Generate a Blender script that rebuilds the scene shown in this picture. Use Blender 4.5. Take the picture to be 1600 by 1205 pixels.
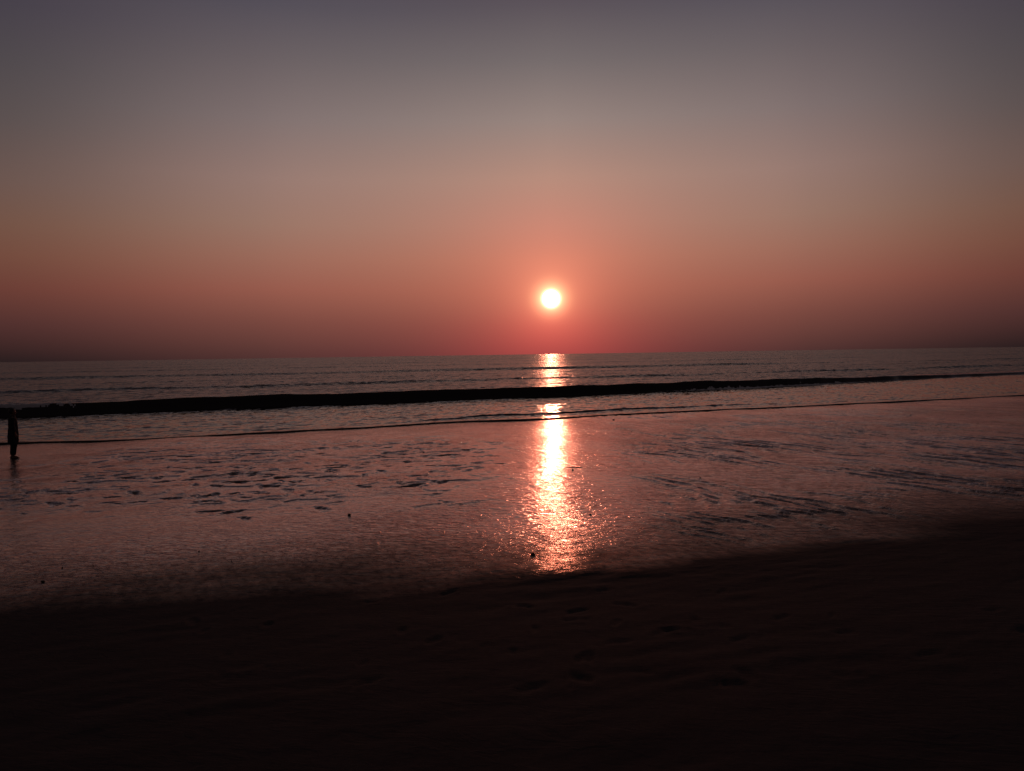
import bpy, bmesh, math, random
import numpy as np

# ------------------------------------------------------------------ clear
for o in list(bpy.data.objects):
    bpy.data.objects.remove(o)
scene = bpy.context.scene
col = scene.collection
R = math.radians

# ------------------------------------------------------------------ camera
PITCH, ROLL, EYE = R(2.34), R(-0.859), 3.2
cam_data = bpy.data.cameras.new('camera')
cam_data.sensor_width = 36.0
cam_data.lens = 36.0 * 1186.0 / 1600.0
cam_data.clip_start = 0.05
cam_data.clip_end = 80000.0
cam = bpy.data.objects.new('camera', cam_data)
col.objects.link(cam)
from mathutils import Matrix, Vector
cam.matrix_world = (Matrix.Translation((0, 0, EYE)) @ Matrix.Rotation(R(90) - PITCH, 4, 'X')
                    @ Matrix.Rotation(ROLL, 4, 'Z'))
scene.camera = cam

# ------------------------------------------------------------------ sky
SUN_EL, SUN_AZ = R(4.13), R(3.03)            # azimuth measured from +Y towards +X
SUN = Vector((math.sin(SUN_AZ) * math.cos(SUN_EL), math.cos(SUN_AZ) * math.cos(SUN_EL), math.sin(SUN_EL)))


def lin(c):
    c = c / 255.0
    return c / 12.92 if c <= 0.04045 else ((c + 0.055) / 1.055) ** 2.4


def rgb(r, g, b):
    return (lin(r), lin(g), lin(b), 1.0)


class NT:
    """small helper that adds and links nodes"""
    def __init__(self, tree):
        self.t = tree
        tree.nodes.clear()

    def n(self, kind, **kw):
        nd = self.t.nodes.new(kind)
        for k, v in kw.items():
            setattr(nd, k, v)
        return nd

    def link(self, a, b):
        self.t.links.new(a, b)

    def put(self, sock, v):
        if hasattr(v, 'is_output'):
            self.link(v, sock)
        else:
            sock.default_value = v

    def math(self, op, a, b=0.0, c=0.0, clamp=False):
        nd = self.n('ShaderNodeMath', operation=op, use_clamp=clamp)
        for i, v in enumerate((a, b, c)):
            self.put(nd.inputs[i], v)
        return nd.outputs[0]

    def vmath(self, op, a, b=(0, 0, 0), out=0):
        nd = self.n('ShaderNodeVectorMath', operation=op)
        self.put(nd.inputs[0], a)
        if op == 'SCALE':
            self.put(nd.inputs[3], b)
        else:
            self.put(nd.inputs[1], b)
        return nd.outputs['Value' if op in ('DOT_PRODUCT', 'LENGTH') else 0]

    def mix(self, fac, a, b, mode='MIX', clamp=False):
        nd = self.n('ShaderNodeMix', data_type='RGBA', blend_type=mode, clamp_result=clamp)
        self.put(nd.inputs[0], fac)
        self.put(nd.inputs[6], a)
        self.put(nd.inputs[7], b)
        return nd.outputs[2]

    def maprange(self, v, a, b, c=0.0, d=1.0, smooth=False):
        nd = self.n('ShaderNodeMapRange', interpolation_type='SMOOTHSTEP' if smooth else 'LINEAR')
        for i, x in enumerate((v, a, b, c, d)):
            self.put(nd.inputs[i], x)
        return nd.outputs[0]

    def ramp(self, fac, stops, interp='LINEAR'):
        nd = self.n('ShaderNodeValToRGB')
        cr = nd.color_ramp
        cr.interpolation = interp
        while len(cr.elements) < len(stops):
            cr.elements.new(0.5)
        for e, (p, c) in zip(cr.elements, stops):
            e.position = p
            e.color = c
        self.put(nd.inputs[0], fac)
        return nd.outputs[0]


world = bpy.data.worlds.new('World')
scene.world = world
world.use_nodes = True
w = NT(world.node_tree)
tc = w.n('ShaderNodeTexCoord')
direction = w.vmath('NORMALIZE', tc.outputs['Generated'])
sep = w.n('ShaderNodeSeparateXYZ')
w.link(direction, sep.inputs[0])
elev = w.math('MULTIPLY', w.math('ARCSINE', sep.outputs[2]), 180 / math.pi)
elev = w.math('MAXIMUM', elev, 0.0)
el01 = w.math('DIVIDE', elev, 90.0)
# angle in azimuth from the sun, degrees
az = w.math('MULTIPLY', w.math('ARCTAN2', sep.outputs[0], sep.outputs[1]), 180 / math.pi)
sgn = w.math('WRAP', w.math('SUBTRACT', az, math.degrees(SUN_AZ)), 180.0, -180.0)
# lens vignetting put into the sky colour: it darkens sooner on the right
daz = w.math('MAXIMUM', w.math('MULTIPLY', sgn, 1.16), w.math('MULTIPLY', sgn, -1.0))
theta = w.math('MULTIPLY', w.math('ARCCOSINE', w.math('MINIMUM', w.vmath('DOT_PRODUCT', direction, tuple(SUN)), 1.0)), 180 / math.pi)


def sky_ramp(stops):
    return w.ramp(el01, [(e / 90.0, rgb(*c)) for e, c in stops], 'EASE' if False else 'LINEAR')


HIGH = [(40, (54, 46, 47)), (90, (37, 32, 33))]
sun_side = sky_ramp([(0, (112, 60, 59)), (2.2, (138, 76, 69)), (4.5, (164, 97, 82)), (7, (177, 114, 96)), (9.7, (177, 126, 111)),
                     (12.9, (171, 136, 122)), (16.9, (145, 130, 125)), (20.8, (114, 106, 107)), (24.5, (88, 80, 88))] + HIGH)
off_20 = sky_ramp([(0, (82, 51, 49)), (2.7, (121, 72, 64)), (5.0, (150, 90, 77)), (7.3, (154, 106, 91)), (9.5, (152, 117, 103)),
                   (12.6, (149, 121, 113)), (16.5, (127, 112, 111)), (20.3, (105, 95, 98)), (23.8, (82, 77, 87))] + HIGH)
off_36 = sky_ramp([(0, (38, 28, 29)), (2.4, (80, 48, 46)), (4.6, (106, 61, 53)), (6.6, (114, 74, 61)), (8.6, (114, 82, 69)),
                   (11.3, (105, 84, 78)), (14.9, (88, 78, 78)), (18.2, (77, 71, 75)), (21.5, (68, 62, 72))] + HIGH)
behind = sky_ramp([(0, (29, 23, 25)), (6, (41, 33, 35)), (20, (46, 39, 41)), (40, (43, 37, 39)), (90, (37, 32, 33))])
sky = w.mix(w.maprange(daz, 0, 21.5, smooth=False), sun_side, off_20)
sky = w.mix(w.maprange(daz, 17.5, 39, smooth=True), sky, off_36)
sky = w.mix(w.maprange(daz, 32, 115, smooth=True), sky, behind)


def glow(width, power, color, gain):
    g = w.math('POWER', w.math('DIVIDE', theta, width), power)
    g = w.math('EXPONENT', w.math('MULTIPLY', g, -1.0))
    g = w.math('MULTIPLY', g, gain)
    return w.vmath('SCALE', color, g)


# light scattered in the dusty air round the sun
air = w.vmath('ADD', glow(5.2, 1.3, (1.0, 0.17, 0.11), 0.37), glow(1.9, 1.3, (1.0, 0.36, 0.17), 0.42))
air = w.vmath('ADD', air, glow(0.85, 1.8, (1.0, 0.66, 0.30), 2.0))
# the sun's own disc, swollen by the haze
disc = glow(0.47, 3.0, (1.0, 0.80, 0.52), 22.0)
# light near the horizon is dimmed by the thicker air
dim = w.mix(w.maprange(elev, 0.0, 4.6, smooth=True), (1.35, .60, .75, 1), (1, 1, 1, 1))
air = w.vmath('MULTIPLY', air, dim)
nishita = w.n('ShaderNodeTexSky', sky_type='NISHITA', sun_disc=False, sun_elevation=SUN_EL, sun_rotation=SUN_AZ,
              altitude=0.0, air_density=1.0, dust_density=6.0, ozone_density=1.0)
clear = w.vmath('SCALE', nishita.outputs[0], 0.0008)
total = w.vmath('ADD', w.vmath('ADD', sky, air), w.vmath('ADD', disc, clear))
bg = w.n('ShaderNodeBackground')
w.link(total, bg.inputs[0])
bg.inputs[1].default_value = 1.0
wo = w.n('ShaderNodeOutputWorld')
w.link(bg.outputs[0], wo.inputs[0])
world.cycles.sampling_method = 'MANUAL'
world.cycles.sample_map_resolution = 2048

# ------------------------------------------------------------------ sun
sun_data = bpy.data.lights.new('sun', 'SUN')
sun_data.energy = 0.11
sun_data.angle = R(0.6)
sun_data.color = (1.0, 0.27, 0.15)
sun = bpy.data.objects.new('sun', sun_data)
sun.rotation_euler = SUN.to_track_quat('Z', 'Y').to_euler()
sun.location = (0, 0, 60)
col.objects.link(sun)

# ------------------------------------------------------------------ exposure
scene.view_settings.view_transform = 'Standard'
scene.view_settings.look = 'None'
scene.view_settings.exposure = 0.0
scene.view_settings.gamma = 1.0
scene.view_settings.use_curve_mapping = False
scene.cycles.max_bounces = 6
scene.cycles.sample_clamp_indirect = 4.0


# ------------------------------------------------------------------ noise for the relief
def _hash(ix, iy, seed):
    h = (ix.astype(np.int64) * 374761393 + iy.astype(np.int64) * 668265263 + seed * 974634777) & 0x7fffffff
    h = ((h ^ (h >> 13)) * 1274126177) & 0x7fffffff
    h = h ^ (h >> 16)
    return (h & 0xffff).astype(np.float32) / 65536.0 * (2 * np.pi)


def gnoise(x, y, seed=0):
    x0 = np.floor(x)
    y0 = np.floor(y)
    fx = (x - x0).astype(np.float32)
    fy = (y - y0).astype(np.float32)
    out = []
    for dy in (0, 1):
        row = []
        for dx in (0, 1):
            a = _hash(x0 + dx, y0 + dy, seed)
            row.append(np.cos(a) * (fx - dx) + np.sin(a) * (fy - dy))
        out.append(row)
    sx = fx * fx * fx * (fx * (fx * 6 - 15) + 10)
    sy = fy * fy * fy * (fy * (fy * 6 - 15) + 10)
    a = out[0][0] + (out[0][1] - out[0][0]) * sx
    b = out[1][0] + (out[1][1] - out[1][0]) * sx
    return (a + (b - a) * sy) * 1.45


def fbm(x, y, octaves=3, seed=0, gain=0.5):
    s, a = 0.0, 1.0
    for k in range(octaves):
        s = s + a * gnoise(x * 2 ** k + 17.3 * k, y * 2 ** k - 9.1 * k, seed + k)
        a *= gain
    return s


def sstep(x, a, b):
    t = np.clip((x - a) / (b - a), 0, 1)
    return t * t * (3 - 2 * t)


# shore frame: u runs along the waterline, v out to sea
A = R(21)
CU, SU = math.cos(A), math.sin(A)


def to_uv(x, y):
    return x * CU + y * SU, -x * SU + y * CU


def to_xy(u, v):
    return u * CU - v * SU, u * SU + v * CU


_pv = np.array([-400, -80, -15, 0, 6, 9.4, 12, 34.4, 60, 120])
_pz = np.array([4.2, 3.2, 2.4, 1.5, .68, .34, .26, 0, -.8, -3])
_vs = np.arange(-400, 120, 0.1)
_zs = np.interp(_vs, _pv, _pz)
_zs = np.convolve(np.pad(_zs, 30, mode='edge'), np.ones(61) / 61, 'valid')


def beach_profile(v):
    return np.interp(v, _vs, _zs)


rng = np.random.default_rng(7)
# trodden area: footprints in the wet sand, in (x, y), with heading
prints = []
for k in range(11):                                   # walking lines
    x0, y0 = rng.uniform(-12.5, -2.2), rng.uniform(15.5, 27)
    hd = rng.uniform(-0.5, 0.5) + (0 if rng.random() < .5 else math.pi)
    for s in range(rng.integers(4, 9)):
        side = (-1) ** s * 0.11
        prints.append((x0 + s * .62 * math.cos(hd) - side * math.sin(hd), y0 + s * .62 * math.sin(hd) + side * math.cos(hd),
                       hd + rng.uniform(-.15, .15), rng.uniform(.8, 1.5)))
for k in range(110):                                  # loose scuffs
    prints.append((rng.normal(-6.5, 3.2), rng.normal(20.5, 3.4), rng.uniform(0, 6.3), rng.uniform(.7, 1.9)))
for k in range(60):                                   # old prints in the damp upper sand
    prints.append((rng.normal(2.0, 3.0), rng.uniform(5.0, 8.6), rng.uniform(0, 6.3), rng.uniform(.5, 1.1)))


def sand_height(x, y):
    u, v = to_uv(x, y)
    z = beach_profile(v).astype(np.float32)
    wet = sstep(v, 7.8, 10.8)
    fine = sstep(np.hypot(x, y), 60, 30)
    # broad unevenness
    z += 0.035 * fbm(u / 4.0, v / 5.0, 2, 3)
    # drainage rills running down to the sea, steep sided
    wu = u + 0.35 * fbm(u / 2.2, v / 2.6, 2, 11)
    right = sstep(x - 0.053 * y, .9, 3.2)
    r = fbm(wu / 0.27, v / 2.6, 3, 21, .6) - .15
    amp = (0.0012 + 0.0115 * right * sstep(fbm(u / 3.5, v / 4.5, 2, 31), -.55, .35)) * wet * fine
    z += amp * np.tanh(8.0 * r) * 1.2
    # a few deeper channels
    r2 = gnoise(wu / 1.5 + 3.7, v / 7.0, 41) + .25 * gnoise(wu / .5, v / 3.0, 42)
    z -= 0.032 * np.exp(-(r2 / 0.055) ** 2) * wet * fine * right * sstep(v, 11.5, 15) * sstep(fbm(u / 3.0, v / 3.4, 2, 44), -.25, .25)
    # lumpy trodden sand on the other side
    left = sstep(x - 0.02 * y, 0.3, -1.8) * sstep(y, 13, 17) * sstep(y, 33, 28) * sstep(x, -16.2, -12.5)
    l = fbm(x / 0.85 + .5 * gnoise(x / .6, y / .6, 5), y / .95, 4, 51, .5) + .05
    z += 0.0125 * np.tanh(12 * l) * left * wet * sstep(gnoise(x / 2.3, y / 2.9, 65), -.6, .15)
    l2 = gnoise(x / 1.3, y / 1.6, 61) + .3 * gnoise(x / .35, y / .45, 62)
    z += 0.015 * sstep(l2, .14, .18) * left * wet * sstep(gnoise(x / 3.1, y / 3.3, 64), -.35, .0)
    # small ripple marks near the edge of the wet sand
    q = fbm(wu / 0.60, v / 0.22, 2, 71)
    z += 0.0028 * np.tanh(2 * q) * wet * sstep(v, 22, 12) * fine
    # dry side: soft hummocks
    z += (0.008 * fbm(u / .75, v / .40, 4, 81, .55) + .007 * np.tanh(3 * fbm(u / .9, v / .33, 2, 85)) * sstep(gnoise(u / 2.4, v / 1.7, 87), -.1, .3)) * (1 - wet) * fine
    return z


def add_prints(x, y, z):
    for (px, py, hd, sc) in prints:
        m = (np.abs(x - px) < .5 * sc) & (np.abs(y - py) < .5 * sc)
        if not m.any():
            continue
        dx, dy = x[m] - px, y[m] - py
        a = (dx * math.cos(hd) + dy * math.sin(hd)) / (.145 * sc)
        b = (-dx * math.sin(hd) + dy * math.cos(hd)) / (.06 * sc)
        r = np.sqrt(a * a + b * b) + .45 * fbm(x[m] / .11 + px * 7, y[m] / .11, 2, 77)
        deep = .020 if py > 9.5 else .014
        z[m] += -deep * sc * sstep(r, 1.3, .5) + .3 * deep * np.exp(-((r - 1.45) / .3) ** 2)
    return z


# ------------------------------------------------------------------ materials
def material(name):
    m = bpy.data.materials.new(name)
    m.use_nodes = True
    t = NT(m.node_tree)
    out = t.n('ShaderNodeOutputMaterial')
    p = t.n('ShaderNodeBsdfPrincipled')
    t.link(p.outputs[0], out.inputs[0])
    return m, t, p


def rough_normal(t, p, layers):
    """tilt the surface normal by noise: small ripples too fine for the mesh.
    layers: (scale vector in 1/m along x, y, tilt along x, tilt along y)"""
    geo = t.n('ShaderNodeNewGeometry')
    rot = t.n('ShaderNodeVectorRotate', rotation_type='Z_AXIS')
    t.link(geo.outputs['Position'], rot.inputs['Vector'])
    rot.inputs['Angle'].default_value = -A
    total = geo.outputs['Normal']
    for (sx, sy, tx, ty, detail) in layers:
        v = t.vmath('MULTIPLY', rot.outputs[0], (sx, sy, 1.0))
        nz = t.n('ShaderNodeTexNoise')
        nz.inputs['Scale'].default_value = 1.0
        nz.inputs['Detail'].default_value = detail
        t.link(v, nz.inputs['Vector'])
        d = t.vmath('SUBTRACT', nz.outputs['Color'], (.5, .5, .5))
        if ty < 0:                                  # steep faces of the wavelets look shoreward
            sp = t.n('ShaderNodeSeparateXYZ')
            t.link(d, sp.inputs[0])
            cb = t.n('ShaderNodeCombineXYZ')
            t.link(sp.outputs[0], cb.inputs[0])
            t.link(t.math('ABSOLUTE', sp.outputs[1]), cb.inputs[1])
            d = cb.outputs[0]
        d = t.vmath('MULTIPLY', d, (tx, ty, 0.0))
        total = t.vmath('ADD', total, d)
    t.link(t.vmath('NORMALIZE', total), p.inputs['Normal'])
    return rot.outputs[0]


# sand: a water film where it is wet, matt above it
sand_mat, t, p = material('sand')
at = t.n('ShaderNodeAttribute', attribute_name='wet')
wetf = at.outputs['Fac']
pos = rough_normal(t, p, [(16.0, 46.0, .028, .16, 2.0)])
tilted = p.inputs['Normal'].links[0].from_socket


rot2 = t.n('ShaderNodeVectorRotate', rotation_type='Z_AXIS')
rot2.inputs['Angle'].default_value = R(17)
t.link(t.n('ShaderNodeNewGeometry').outputs['Position'], rot2.inputs['Vector'])


def rill_noise(sx, sy, detail, warp, across):
    nz_ = t.n('ShaderNodeTexNoise')
    nz_.inputs['Scale'].default_value = 1.0
    nz_.inputs['Detail'].default_value = detail
    nz_.inputs['Distortion'].default_value = warp
    t.link(t.vmath('MULTIPLY', rot2.outputs[0] if across else pos, (sx, sy, 1.0)), nz_.inputs['Vector'])
    return nz_.outputs['Fac']


spv = t.n('ShaderNodeSeparateXYZ')
t.link(pos, spv.inputs[0])
# stepped rill marks, patchy in strength
steps = t.maprange(rill_noise(2.4, 5.2, 4.0, .7, 1), .465, .535, smooth=True)
rilled = t.n('ShaderNodeAttribute', attribute_name='rilled').outputs['Fac']
lines_ = t.math('ADD', t.maprange(rill_noise(1.1, 5.0, 3.0, .5, 1), .47, .53, smooth=True), t.maprange(rill_noise(2.4, 11.0, 2.0, .5, 1), .45, .55, 0, .6, smooth=True))
fine = t.maprange(rill_noise(7.0, 17.0, 3.0, .5, 1), .38, .62, smooth=True)
trod = t.n('ShaderNodeAttribute', attribute_name='trodden').outputs['Fac']
soft = rill_noise(1.0, 1.7, 4.0, .8, 1)
scarps = 0.0
for k_ in (.40, .47, .54, .61):
    scarps = t.math('ADD', scarps, t.maprange(soft, k_, k_ + .012, smooth=True))
patch = t.maprange(rill_noise(.55, .30, 2.0, 0, 0), .38, .58, .25, 1.0)
hgt = t.math('ADD', t.math('MULTIPLY', steps, patch), t.math('MULTIPLY', fine, .36))
hgt = t.math('MULTIPLY', hgt, t.maprange(spv.outputs[1], 10.0, 16.0, 1.7, .65))
hgt = t.math('ADD', hgt, t.math('MULTIPLY', scarps, t.math('MULTIPLY', trod, 2.4)))
hgt = t.math('ADD', hgt, t.math('MULTIPLY', lines_, t.math('MULTIPLY', rilled, 1.8)))
bmp = t.n('ShaderNodeBump')
bmp.inputs['Distance'].default_value = .0095
t.link(t.maprange(wetf, .0, .7, .12, 1.0), bmp.inputs['Strength'])
t.link(hgt, bmp.inputs['Height'])
t.link(tilted, bmp.inputs['Normal'])
t.link(bmp.outputs[0], p.inputs['Normal'])
nz = t.n('ShaderNodeTexNoise')
nz.inputs['Scale'].default_value = 1.4
nz.inputs['Detail'].default_value = 6
t.link(pos, nz.inputs['Vector'])
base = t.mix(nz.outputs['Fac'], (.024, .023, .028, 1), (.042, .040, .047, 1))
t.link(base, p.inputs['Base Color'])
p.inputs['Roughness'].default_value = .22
p.inputs['IOR'].default_value = 1.5
p.inputs['Specular Tint'].default_value = (1, .55, .50, 1)
film = t.n('ShaderNodeBsdfGlossy', distribution='GGX')
film.inputs['Color'].default_value = (1.0, .84, .82, 1)
film.inputs['Roughness'].default_value = .12
t.link(bmp.outputs[0], film.inputs['Normal'])
fres = t.n('ShaderNodeFresnel')
fres.inputs['IOR'].default_value = 1.85
t.link(bmp.outputs[0], fres.inputs['Normal'])
wet_sand = t.n('ShaderNodeMixShader')
t.link(fres.outputs[0], wet_sand.inputs[0])
t.link(p.outputs[0], wet_sand.inputs[1])
t.link(film.outputs[0], wet_sand.inputs[2])
# damp sand without a film of water, in among the wet
dry = t.n('ShaderNodeBsdfPrincipled')
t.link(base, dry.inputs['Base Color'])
dry.inputs['Roughness'].default_value = .95
dry.inputs['Specular IOR Level'].default_value = .12
t.link(bmp.outputs[0], dry.inputs['Normal'])
grain = t.maprange(t.math('ADD', wetf, t.math('MULTIPLY', t.math('SUBTRACT', rill_noise(11.0, 5.0, 5.0, .3, 0), .5), t.math('MULTIPLY', t.math('MULTIPLY', wetf, t.math('SUBTRACT', 1.0, wetf)), 2.6))), .02, .98, smooth=False)
ms = t.n('ShaderNodeMixShader')
t.link(grain, ms.inputs[0])
t.link(dry.outputs[0], ms.inputs[1])
t.link(wet_sand.outputs[0], ms.inputs[2])
t.link(ms.outputs[0], t.t.nodes['Material Output'].inputs[0])

# water
water_mat, t, p = material('sea_water')
p.inputs['Base Color'].default_value = (.010, .009, .009, 1)
p.inputs['Roughness'].default_value = .26
p.inputs['IOR'].default_value = 1.333
rough_normal(t, p, [(.55, 1.1, .85, -1.3, 4.0), (2.1, 4.3, .8, 1.1, 2.0), (.10, .3, .10, .25, 2.0)])

shallow_mat, t, p = material('shallow_water')
p.inputs['Base Color'].default_value = (.012, .010, .010, 1)
p.inputs['Roughness'].default_value = .08
p.inputs['IOR'].default_value = 1.333
rough_normal(t, p, [(3.5, 8.0, .35, .60, 3.0)])

wave_mat, t, p = material('wave_water')
p.inputs['Base Color'].default_value = (.045, .042, .044, 1)
p.inputs['Roughness'].default_value = .06
p.inputs['IOR'].default_value = 1.333
rough_normal(t, p, [(1.5, 3.0, .10, .12, 3.0)])

foam_mat, t, p = material('foam')
p.inputs['Base Color'].default_value = (.75, .76, .78, 1)
p.inputs['Roughness'].default_value = .9
rough_normal(t, p, [(14, 14, .9, .9, 3.0)])


# ------------------------------------------------------------------ sheets
def sheet(name, X, Y, Z, mat, normals=None, keep=None, attrs=None):
    """regular grid of points -> one smooth mesh object"""
    nr, nc = X.shape
    me = bpy.data.meshes.new(name)
    co = np.empty((nr * nc, 3), np.float32)
    co[:, 0], co[:, 1], co[:, 2] = X.ravel(), Y.ravel(), Z.ravel()
    idx = np.arange(nr * nc, dtype=np.int32).reshape(nr, nc)
    q = np.stack([idx[:-1, :-1], idx[:-1, 1:], idx[1:, 1:], idx[1:, :-1]], -1).reshape(-1, 4)
    if keep is not None:
        q = q[keep.ravel()]
        used = np.unique(q)
        remap = np.full(nr * nc, -1, np.int32)
        remap[used] = np.arange(len(used), dtype=np.int32)
        q = remap[q]
        co = co[used]
        if normals is not None:
            normals = normals.reshape(-1, 3)[used]
    me.vertices.add(len(co))
    me.vertices.foreach_set('co', co.ravel())
    me.loops.add(q.size)
    me.loops.foreach_set('vertex_index', np.ascontiguousarray(q).ravel().astype(np.int32))
    me.polygons.add(len(q))
    me.polygons.foreach_set('loop_start', np.arange(0, q.size, 4, dtype=np.int32))
    me.polygons.foreach_set('use_smooth', np.ones(len(q), bool))
    if attrs:
        for k, a in attrs.items():
            at_ = me.attributes.new(k, 'FLOAT', 'POINT')
            at_.data.foreach_set('value', a.ravel().astype(np.float32))
    me.update(calc_edges=True)
    me.validate()
    if normals is not None:
        me.normals_split_custom_set_from_vertices(normals.reshape(-1, 3).astype(np.float64))
    me.materials.append(mat)
    o = bpy.data.objects.new(name, me)
    col.objects.link(o)
    return o


def grid_normals(X, Y, Z):
    P = np.stack([X, Y, Z], -1).astype(np.float64)
    n = np.cross(np.gradient(P, axis=1), np.gradient(P, axis=0))
    n /= np.linalg.norm(n, axis=-1, keepdims=True) + 1e-12
    n[n[..., 2] < -.9] *= -1
    return n


# --- the beach
rows = np.concatenate([np.linspace(-320, -20, 16)[:-1], np.linspace(-20, 3, 47)[:-1], np.arange(3, 9.0, .06), np.arange(9.0, 16, .026),
                       np.arange(16, 27, .042), np.arange(27, 44, .09), np.arange(44, 66, .3), np.linspace(66, 130, 30)])
tt = np.linspace(-1, 1, 900)
tt = np.concatenate([np.linspace(-14, -1.05, 26), tt, np.linspace(1.05, 14, 26)])
Dg, Tg = np.meshgrid(rows, tt, indexing='ij')
X = Tg * (3.0 + .80 * np.maximum(Dg, 0))
Y = Dg
Z = sand_height(X, Y)
Z = add_prints(X, Y, Z)
U_, V_ = to_uv(X, Y)
wet = np.clip((V_ + .7 * fbm(U_ / 2.6, V_ / 2.0, 3, 91) - 7.6 - 1.5 * sstep(U_, 7, -2)) / 5.0, 0, 1)
wet = np.where(V_ > 40, 1, (wet * wet * (3 - 2 * wet)))
trodden = sstep(X, -1.0, -3.0) * sstep(X, -17, -12) * sstep(Y, 14.5, 17.5) * sstep(Y, 29, 25) * sstep(fbm(X / 2.6, Y / 2.8, 2, 95), -.3, .2)
rilled = np.maximum(sstep(X - .10 * Y, .2, 2.2) * sstep(V_, 32, 27), sstep(X - .053 * Y, -.6, -1.6) * .7 * sstep(X, -4.5, -2.5) * sstep(V_, 15.5, 12.5))
rilled *= .35 + .65 * sstep(fbm(U_ / 2.2, V_ / 5.0, 2, 97), -.4, .3)
beach = sheet('beach', X, Y, Z, sand_mat, attrs={'wet': wet, 'trodden': trodden, 'rilled': rilled})
beach['kind'] = 'structure'
beach['label'] = 'wet sand beach with rills and footprints, dark and drier in front'


def sand_at(x, y):
    a = np.array([[float(x)]]), np.array([[float(y)]])
    return float(add_prints(a[0], a[1], sand_height(*a))[0, 0])


# --- the sea, the breaking wave and the shallow water, cut from one surface
_su = [-60, -8.2, -5.8, -3.5, 1.35, 5.4, 10.1, 15.1, 20.4, 27.5, 35.3, 49.4, 120]
_sv = [35.2, 35.0, 34.2, 33.7, 34.2, 34.1, 34.8, 34.1, 34.5, 34.3, 34.2, 34.5, 34.5]
_bu = [-60, -11.8, -5.3, 2.1, 10.35, 19.9, 30.9, 43, 53, 70, 87, 160]
_bv = [50.4, 50.95, 51.3, 51.9, 51.6, 51.8, 52.3, 53.5, 55.2, 58.5, 60.7, 66]


def smooth_interp(u, a, b, width):
    us = np.arange(-400, 900, .25)
    vs = np.interp(us, a, b)
    n = int(width / .25) | 1
    vs = np.convolve(np.pad(vs, n // 2, mode='edge'), np.ones(n) / n, 'valid')
    return np.interp(u, us, vs)


def shore_line(u):
    return smooth_interp(u, _su, _sv, 3.0) + .22 * fbm(u / 5.5, u * 0 + 3.3, 3, 101) + .04 * gnoise(u / .7, u * 0, 108)


def wave_base(u):
    return smooth_interp(u, _bu, _bv, 8.0) + .35 * fbm(u / 9.0, u * 0 + 1.3, 3, 111, .45)


def wave_size(u):
    s = np.interp(u, [-60, -20, -8, 5, 20, 40, 48, 58, 72, 90, 160], [.45, .62, .66, .72, .69, .67, .63, .46, .30, .22, .15])
    return s * (1 + .12 * fbm(u / 6.0, u * 0 + 7.7, 3, 121)) + .012 * gnoise(u / .8, u * 0 + .4, 125)


def sea_surface(u, v):
    """rest position (u, v) -> displaced (u, v, z)"""
    sh, wb, H = shore_line(u), wave_base(u), wave_size(u)
    s = v - sh                                             # from the waterline
    d = v - wb                                             # from the foot of the wave
    far = np.hypot(u, v)
    # tongue of water at the edge
    z = -0.30 + .345 * sstep(s, -.30, .04) + .012 * sstep(s, 0, 6)
    # a second little bore just behind the edge
    bu = np.interp(u, [4, 9, 13, 22, 27, 33], [0, .4, 1, 1, .7, 0])
    bs = s - np.interp(u, [4, 9, 14, 26, 33], [.8, 1.0, 2.2, 2.1, 2.0]) - .25 * gnoise(u / 2.0, u * 0, 131)
    z += .085 * bu * sstep(bs, 0, .22) * np.exp(-np.maximum(bs, 0) / 1.6)
    # choppy shallow water
    inner = sstep(s, .1, 1.5) * sstep(d, .1, -1.0)
    z += .024 * inner * fbm(u / 1.3 + .4 * gnoise(u, v, 5), v / .42, 3, 141, .6)
    z += .040 * inner * fbm(u / 5.0, v / 1.5, 2, 145)
    # the breaking wave: steep dark front, long back
    front = sstep(d, 0, .42)
    back = np.exp(-np.maximum(d - .42, 0) / 3.4)
    ridge = H * front * back
    z += ridge - .05 * np.exp(-((d + .7) / .6) ** 2) * (H / .7)
    v2 = v - .24 * ridge * np.exp(-((d - .3) / .5) ** 2)   # crest leans shoreward
    z += .010 * front * back * fbm(u / 1.1, v / .8, 2, 147)
    # swells behind it
    outer = sstep(d, 3.0, 9.0)
    k = 0
    for (v0, h, fw, bw, tilt) in ((89, .36, 2.2, 9, -.02), (150, .50, 4, 16, -.10), (118, .16, 3, 10, .01), (235, .5, 6, 22, -.05), (330, .55, 8, 30, .03),
                                  (480, .6, 10, 40, -.03), (700, .7, 14, 60, .02)):
        k += 1
        line = v0 + tilt * (u - 30) + (1.6 + v0 * .015) * fbm(u / (14 + v0 * .09), u * 0 + 5.1 * k, 3, 150 + k)
        e = v - line
        m = .65 + .45 * gnoise(u / (10 + v0 * .12), u * 0 + 2.2 * k, 170 + k)
        z += outer * h * np.clip(m, .1, 1.2) * sstep(e, -fw, 0) * np.exp(-np.maximum(e, 0) / bw)
    chop = outer * sstep(far, 420, 60)
    z += chop * (.020 * fbm(u / 1.9, v / .8, 3, 181, .6) + .035 * fbm(u / 7, v / 2.6, 2, 185))
    return u, v2, z


def nodes_u(vn):
    s = np.concatenate([np.linspace(-1.5, -.42, 40)[:-1], np.linspace(-.42, 1.55, 760), np.linspace(1.55, 4.2, 60)[1:]])
    return np.outer(vn, s)


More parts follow.
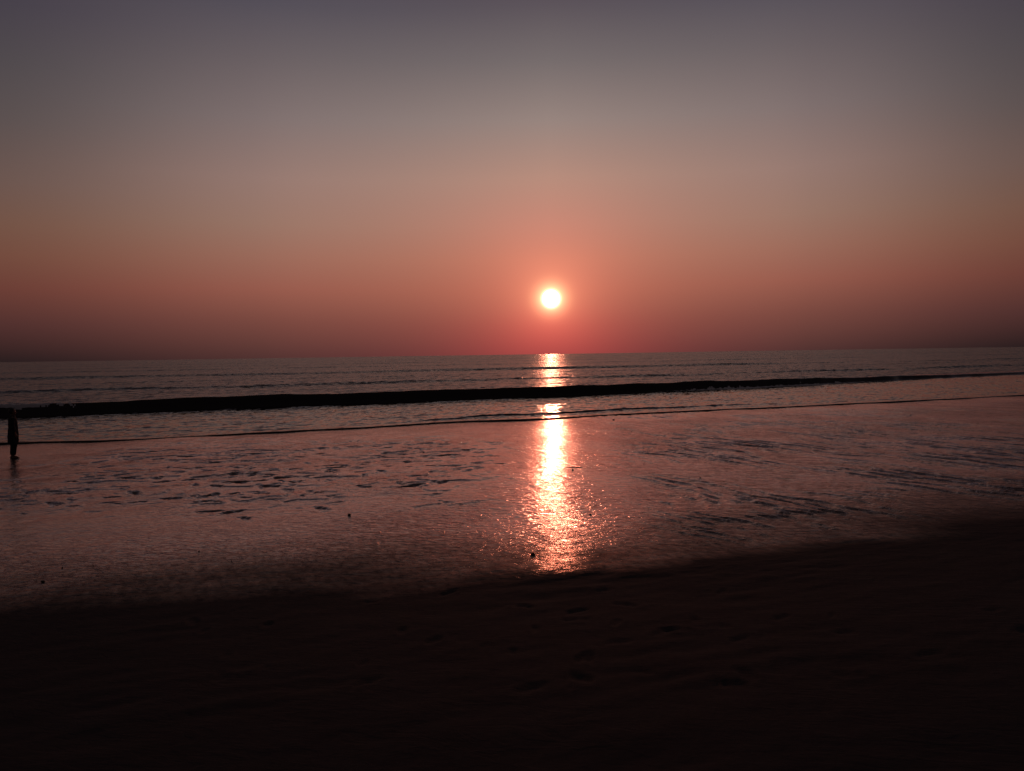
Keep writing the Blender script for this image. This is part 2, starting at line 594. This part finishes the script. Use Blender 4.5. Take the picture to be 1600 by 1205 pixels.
q_in = np.concatenate([np.linspace(0, .10, 60)[:-1], np.linspace(.10, 1, 190)])
uu = nodes_u(34.0 + 17.0 * q_in)
sh, wb = shore_line(uu), wave_base(uu)
v_in = (sh - .4) + q_in[:, None] * ((wb - .5) - (sh - .4))
d_w = np.concatenate([np.linspace(-.5, .7, 50)[:-1], np.linspace(.7, 6.5, 40)])
u_w = nodes_u(51.0 + .0 * d_w)
v_w = wave_base(u_w) + d_w[:, None]
f_far = np.concatenate([np.arange(6.5, 60, .45), 60 * 1.0125 ** np.arange(0, 230), 60 * 1.0125 ** 230 * 1.06 ** np.arange(1, 62)])
f_far = f_far[f_far < 26000]
vn = 51.0 + np.maximum(f_far - 6.5, 0)
u_f = nodes_u(vn)
v_f = wave_base(np.clip(u_f, -60, 160)) * np.exp(-(f_far[:, None] - 6.5) / 80) + 52 * (1 - np.exp(-(f_far[:, None] - 6.5) / 80)) + f_far[:, None]
rows_u = np.concatenate([uu[:-1], u_w[:-1], u_f])
rows_v = np.concatenate([v_in[:-1], v_w[:-1], v_f])
su_, sv_, sz_ = sea_surface(rows_u, rows_v)
sx_, sy_ = to_xy(su_, sv_)
nrm = grid_normals(sx_, sy_, sz_)
i1 = len(q_in) - 1
i2 = i1 + len(d_w) - 1


def cut(name, a, b, mat):
    return sheet(name, sx_[a:b], sy_[a:b], sz_[a:b], mat, normals=nrm[a:b])


sea = cut('sea', i2, len(sx_), water_mat)
sea['kind'] = 'structure'
sea['label'] = 'open grey sea with low swells reaching the horizon'
shallows = cut('shallow_water', 0, i1 + 1, shallow_mat)
shallows['kind'] = 'structure'
shallows['label'] = 'choppy shallow water between the breaking wave and the wet sand'
wave = cut('breaking_wave', i1, i2 + 1, wave_mat)
wave['label'] = 'long breaking wave with a black front face rolling towards the beach'
wave['category'] = 'wave'


# foam spilling at both ends of the wave
def foam(u0, u1, d0, d1, label, thick, cover):
    us = np.arange(u0, u1, .07)
    ds = np.arange(d0, d1, .05)
    dd, ug = np.meshgrid(ds, us, indexing='ij')
    uf, vf, zf = sea_surface(ug, wave_base(ug) + dd)
    n = fbm(ug / .5, dd / .35, 3, 201, .6)
    edge = sstep(ug, u0, u0 + (u1 - u0) * .25) * sstep(ug, u1, u1 - (u1 - u0) * .45) * sstep(dd, d0, d0 + .25) * sstep(dd, d1, d1 - .25)
    m = edge * cover + .35 * n
    zf = zf + thick * np.clip(m, -.2, 1) * (1 + .5 * fbm(ug / .18, dd / .18, 2, 205))
    xf, yf = to_xy(uf, vf - .05 * np.clip(m, 0, 1))
    keep = (m[:-1, :-1] > .35) & (m[1:, 1:] > .35)
    o = sheet('foam', xf, yf, zf, foam_mat, keep=keep)
    o.parent = wave
    o['label'] = label
    o['kind'] = 'stuff'
    return o


foam(-20, -5.5, .12, 1.5, 'pale foam on the crest of the wave near the person', .09, .85)
foam(30, 66, -.9, .22, 'faint foam at the foot of the wave where it fades out', .07, .62)


# ------------------------------------------------------------------ pebbles and other small things
pebble_mat, t, p = material('pebble')
nz = t.n('ShaderNodeTexNoise')
nz.inputs['Scale'].default_value = 40
t.link(t.mix(nz.outputs['Fac'], (.012, .010, .009, 1), (.04, .032, .028, 1)), p.inputs['Base Color'])
p.inputs['Roughness'].default_value = .7


def pebble(x, y, size, flat, stretch, seed, label, name='pebble', cat='pebble'):
    bm = bmesh.new()
    bmesh.ops.create_icosphere(bm, subdivisions=3, radius=.5)
    rnd = random.Random(seed)
    cuts = [(Vector((rnd.gauss(0, 1), rnd.gauss(0, 1), rnd.gauss(0, 1))).normalized(), rnd.uniform(.30, .44)) for _ in range(9)]
    for vtx in bm.verts:
        for nrm_, lim in cuts:                       # worn facets
            dd = vtx.co.dot(nrm_)
            if dd > lim:
                vtx.co -= nrm_ * (dd - lim) * .8
        vtx.co = Vector((vtx.co.x * stretch, vtx.co.y, vtx.co.z * flat)) * size
    for f in bm.faces:
        f.smooth = True
    me = bpy.data.meshes.new(name)
    bm.to_mesh(me)
    bm.free()
    me.materials.append(pebble_mat)
    o = bpy.data.objects.new(name, me)
    o.location = (x, y, sand_at(x, y) + size * flat * .32)
    o.rotation_euler = (0, 0, rnd.uniform(-.5, .5))
    o['label'] = label
    o['category'] = cat
    o['group'] = 'small dark pebbles scattered on the sand'
    col.objects.link(o)
    return o


PEB = [(-6.17, 9.81, .055, .75, 1.35, 'larger of two dark pebbles on the smooth wet sand low on the left'),
       (-6.35, 10.54, .034, .8, 1.0, 'smaller dark pebble just behind the larger one low on the left'),
       (-4.78, 11.39, .032, .8, 1.1, 'lone small pebble between the left pair and the ripple marks'),
       (-4.05, 10.75, .022, .8, 1.0, 'tiny pebble in front of the lone small pebble on the left'),
       (-3.08, 14.11, .085, .6, 1.3, 'dark pebble on smooth sand below the trodden patch'),
       (0.26, 10.61, .075, .7, 1.25, 'dark pebble in a groove at the foot of the sun glitter'),
       (1.39, 13.67, .050, .7, 1.2, 'dark pebble on the red sand beside the sun glitter'),
       (1.53, 19.46, .070, .6, 1.3, 'small pebble touching the middle of the sun glitter on its right'),
       (4.44, 17.92, .055, .6, 1.2, 'small pebble among the rills right of the sun glitter'),
       (9.71, 17.35, .075, .6, 1.3, 'pebble below the long dark channels on the far right'),
       (10.86, 20.57, .080, .6, 1.3, 'pebble between the long dark channels on the far right'),
       (18.54, 35.25, .15, .5, 1.2, 'dark lump close to the waterline on the far right'),
       (4.81, 36.0, .14, .5, 1.2, 'dark lump at the waterline just right of the sun glitter')]
for i, (x, y, s, fl, st, lb) in enumerate(PEB):
    pebble(x, y, s * .75, fl, st, 40 + i, lb)

# ------------------------------------------------------------------ the person
skin_mat, t, p = material('skin')
p.inputs['Base Color'].default_value = (.16, .08, .055, 1)
p.inputs['Roughness'].default_value = .55
hair_mat, t, p = material('hair')
p.inputs['Base Color'].default_value = (.008, .007, .007, 1)
p.inputs['Roughness'].default_value = .5
tunic_mat, t, p = material('dark_cloth')
nz = t.n('ShaderNodeTexNoise')
nz.inputs['Scale'].default_value = 90
t.link(t.mix(nz.outputs['Fac'], (.010, .010, .013, 1), (.022, .021, .026, 1)), p.inputs['Base Color'])
p.inputs['Roughness'].default_value = .9
trouser_mat, t, p = material('black_cloth')
p.inputs['Base Color'].default_value = (.009, .009, .010, 1)
p.inputs['Roughness'].default_value = .9

PX, PY = -16.3, 24.69
person = bpy.data.objects.new('person', None)
person.location = (PX, PY, sand_at(PX, PY))
person.rotation_euler = (0, 0, R(38))            # local +X is where the person faces
person.scale = (.93, .93, 1.0)
person['label'] = 'person in dark clothes standing barefoot on the wet sand, head against the dark wave'
person['category'] = 'person'
col.objects.link(person)


def capsule(bm, p0, p1, r0, r1, seg=12, ring=5):
    """tapered limb segment with rounded ends"""
    p0, p1 = Vector(p0), Vector(p1)
    ax = (p1 - p0)
    L = ax.length
    q = Vector((0, 0, 1)).rotation_difference(ax.normalized()) if L > 1e-6 else Matrix.Identity(3).to_quaternion()
    prof = []
    for i in range(ring + 1):
        a = -math.pi / 2 + math.pi / 2 * i / ring
        prof.append((r0 * math.cos(a), r0 * math.sin(a)))
    for i in range(ring + 1):
        a = math.pi / 2 * i / ring
        prof.append((r1 * math.cos(a), L + r1 * math.sin(a)))
    loops = []
    for r, h in prof:
        loops.append([bm.verts.new(p0 + q @ Vector((max(r, 1e-4) * math.cos(2 * math.pi * k / seg), max(r, 1e-4) * math.sin(2 * math.pi * k / seg), h)))
                      for k in range(seg)])
    for a, b in zip(loops, loops[1:]):
        for k in range(seg):
            bm.faces.new((a[k], a[(k + 1) % seg], b[(k + 1) % seg], b[k]))
    bm.faces.new(list(reversed(loops[0])))
    bm.faces.new(loops[-1])


def ellipsoid(bm, c, r, tilt=0.0):
    m = Matrix.Translation(c) @ Matrix.Rotation(tilt, 4, 'Y') @ Matrix.Diagonal((r[0], r[1], r[2], 1))
    bmesh.ops.create_uvsphere(bm, u_segments=24, v_segments=16, radius=1.0, matrix=m)


bm = bmesh.new()
HT = 1.62
for s in (-1, 1):
    hip, knee, ank = (0, s * .085, .86), (.02, s * .085 + .0, .46), (-.02 - .03 * (s > 0), s * .08, .085)
    capsule(bm, hip, knee, .082, .055)
    capsule(bm, knee, ank, .052, .034)
    capsule(bm, (ank[0] - .012, ank[1], .30), (knee[0] - .012, ank[1], .36), .045, .05)      # calf
    heel, ball = (ank[0] - .035, ank[1], .034), (ank[0] + .12, ank[1] + s * .012, .026)
    capsule(bm, heel, ball, .034, .036)
    capsule(bm, (ank[0], ank[1], .075), (ank[0] + .09, ank[1], .045), .034, .028)
    for k in range(5):                               # toes
        yy = ank[1] + s * (-.030 + .016 * k)
        capsule(bm, (ball[0], yy, .02), (ball[0] + .060 - .009 * k, yy, .014), .013 - .001 * k, .012 - .001 * k, 8, 3)
    # arm, hanging with a slight bend, hand closed a little
    sh_, el, wr = Vector((-.01, s * .165, 1.32)), Vector((-.03, s * .205, 1.06)), Vector((.045, s * .200, .84))
    capsule(bm, sh_, el, .046, .036)
    capsule(bm, el, wr, .036, .025)
    palm = wr + Vector((.012, 0, -.075))
    capsule(bm, wr, palm, .024, .032)
    for k in range(4):
        a0 = palm + Vector((.028 - .019 * k, 0, -.010))
        ln = (.036, .041, .038, .030)[k]
        a1 = a0 + Vector((.010, -s * .004, -ln))
        a2 = a1 + Vector((.004, -s * .018, -ln * .8))
        capsule(bm, a0, a1, .0092, .0086, 8, 3)
        capsule(bm, a1, a2, .0086, .0072, 8, 3)
    th0 = wr + Vector((.026, -s * .006, -.035))
    th1 = th0 + Vector((.026, -s * .010, -.036))
    th2 = th1 + Vector((.006, -s * .010, -.030))
    capsule(bm, th0, th1, .012, .0105, 8, 3)
    capsule(bm, th1, th2, .0105, .0085, 8, 3)
ellipsoid(bm, (0, 0, .90), (.105, .150, .120))
ellipsoid(bm, (.005, 0, 1.05), (.095, .130, .150))
ellipsoid(bm, (.005, 0, 1.22), (.110, .150, .150))
capsule(bm, (-.01, -.14, 1.325), (-.01, .14, 1.325), .05, .05)
capsule(bm, (-.005, 0, 1.33), (.012, 0, 1.43), .055, .050)
ellipsoid(bm, (.012, 0, 1.520), (.092, .074, .100))
ellipsoid(bm, (.045, 0, 1.468), (.056, .052, .062))          # jaw
capsule(bm, (.100, 0, 1.520), (.118, 0, 1.488), .010, .016, 10, 4)   # nose
ellipsoid(bm, (.092, 0, 1.455), (.012, .024, .007))          # lips
for s in (-1, 1):
    ellipsoid(bm, (.004, s * .076, 1.505), (.020, .009, .030))      # ears
    capsule(bm, (.086, s * .016, 1.536), (.078, s * .046, 1.537), .010, .010, 8, 3)   # brow
    ellipsoid(bm, (.088, s * .031, 1.518), (.012, .014, .010))       # eyes
me = bpy.data.meshes.new('body')
bm.to_mesh(me)
bm.free()
me.materials.append(skin_mat)
body = bpy.data.objects.new('body', me)
col.objects.link(body)
body.parent = person
rm = body.modifiers.new('remesh', 'REMESH')
rm.mode = 'VOXEL'
rm.voxel_size = .0055
rm.use_smooth_shade = True
sm = body.modifiers.new('smooth', 'SMOOTH')
sm.factor, sm.iterations = .5, 3


def tube(name, rings, mat, fold, seed, seg=40, cap_top=False, thickness=.006):
    """cloth sleeve from rings of (centre x, y, z, half depth, half width); folds deepen downwards"""
    verts, faces = [], []
    sub = []
    for a, b in zip(rings, rings[1:]):
        for k in range(6):
            sub.append([a[i] + (b[i] - a[i]) * k / 6 for i in range(5)])
    sub.append(list(rings[-1]))
    n = len(sub)
    for j, (cx, cy, cz, rx, ry) in enumerate(sub):
        for k in range(seg):
            a = 2 * math.pi * k / seg
            f = 1 + fold * (j / n) * (math.sin(5 * a + seed + j * .05) * .6 + math.sin(9 * a + seed * 2.1 - j * .08) * .4) + .02 * math.sin(j * .9 + 3 * a + seed)
            verts.append((cx + rx * f * math.cos(a), cy + ry * f * math.sin(a), cz))
    for j in range(n - 1):
        for k in range(seg):
            faces.append((j * seg + k, (j + 1) * seg + k, (j + 1) * seg + (k + 1) % seg, j * seg + (k + 1) % seg))
    me_ = bpy.data.meshes.new(name)
    me_.from_pydata(verts, [], faces)
    for f_ in me_.polygons:
        f_.use_smooth = True
    me_.materials.append(mat)
    o = bpy.data.objects.new(name, me_)
    col.objects.link(o)
    o.parent = person
    sd = o.modifiers.new('cloth', 'SOLIDIFY')
    sd.thickness = thickness
    sd.offset = 1
    return o


# knee-long loose tunic, open at the neck
tunic = tube('tunic', [(.004, 0, 1.405, .060, .062), (-.002, 0, 1.372, .085, .120), (-.006, 0, 1.335, .105, .186), (0, 0, 1.27, .128, .196), (.004, 0, 1.12, .138, .182),
                       (.004, 0, .98, .142, .180), (.0, 0, .80, .158, .192), (-.004, 0, .62, .158, .190), (-.008, 0, .47, .148, .178)], tunic_mat, .09, 1.3)
for s in (-1, 1):
    sl = tube('sleeve', [(-.012, s * .150, 1.345, .060, .058), (-.018, s * .180, 1.24, .066, .058), (-.028, s * .205, 1.10, .060, .054), (.0, s * .206, .97, .056, .050),
                         (.035, s * .203, .885, .050, .045)], tunic_mat, .07, 2 + s)
    lg = tube('trouser_leg', [(0, s * .085, .84, .098, .085), (.016, s * .085, .62, .082, .078), (.012, s * .084, .46, .088, .080), (-.008 - .012 * (s > 0), s * .082, .26, .078, .070),
                              (-.016 - .026 * (s > 0), s * .080, .115, .060, .052)], trouser_mat, .08, 4 + s)
# hair: a cap over the skull with a short nape
bm = bmesh.new()
ellipsoid(bm, (-.006, 0, 1.535), (.098, .083, .100))
bmesh.ops.delete(bm, geom=[vv for vv in bm.verts if (vv.co.x > .045 and vv.co.z < 1.575) or vv.co.z < 1.455 or (vv.co.x > .0 and vv.co.z < 1.525)], context='VERTS')
rnd = random.Random(5)
for vv in bm.verts:
    vv.co += Vector((rnd.gauss(0, .002), rnd.gauss(0, .002), rnd.gauss(0, .002)))
for f in bm.faces:
    f.smooth = True
me = bpy.data.meshes.new('hair')
bm.to_mesh(me)
bm.free()
me.materials.append(hair_mat)
hair = bpy.data.objects.new('hair', me)
col.objects.link(hair)
hair.parent = person
sd = hair.modifiers.new('thick', 'SOLIDIFY')
sd.thickness, sd.offset = .012, 1
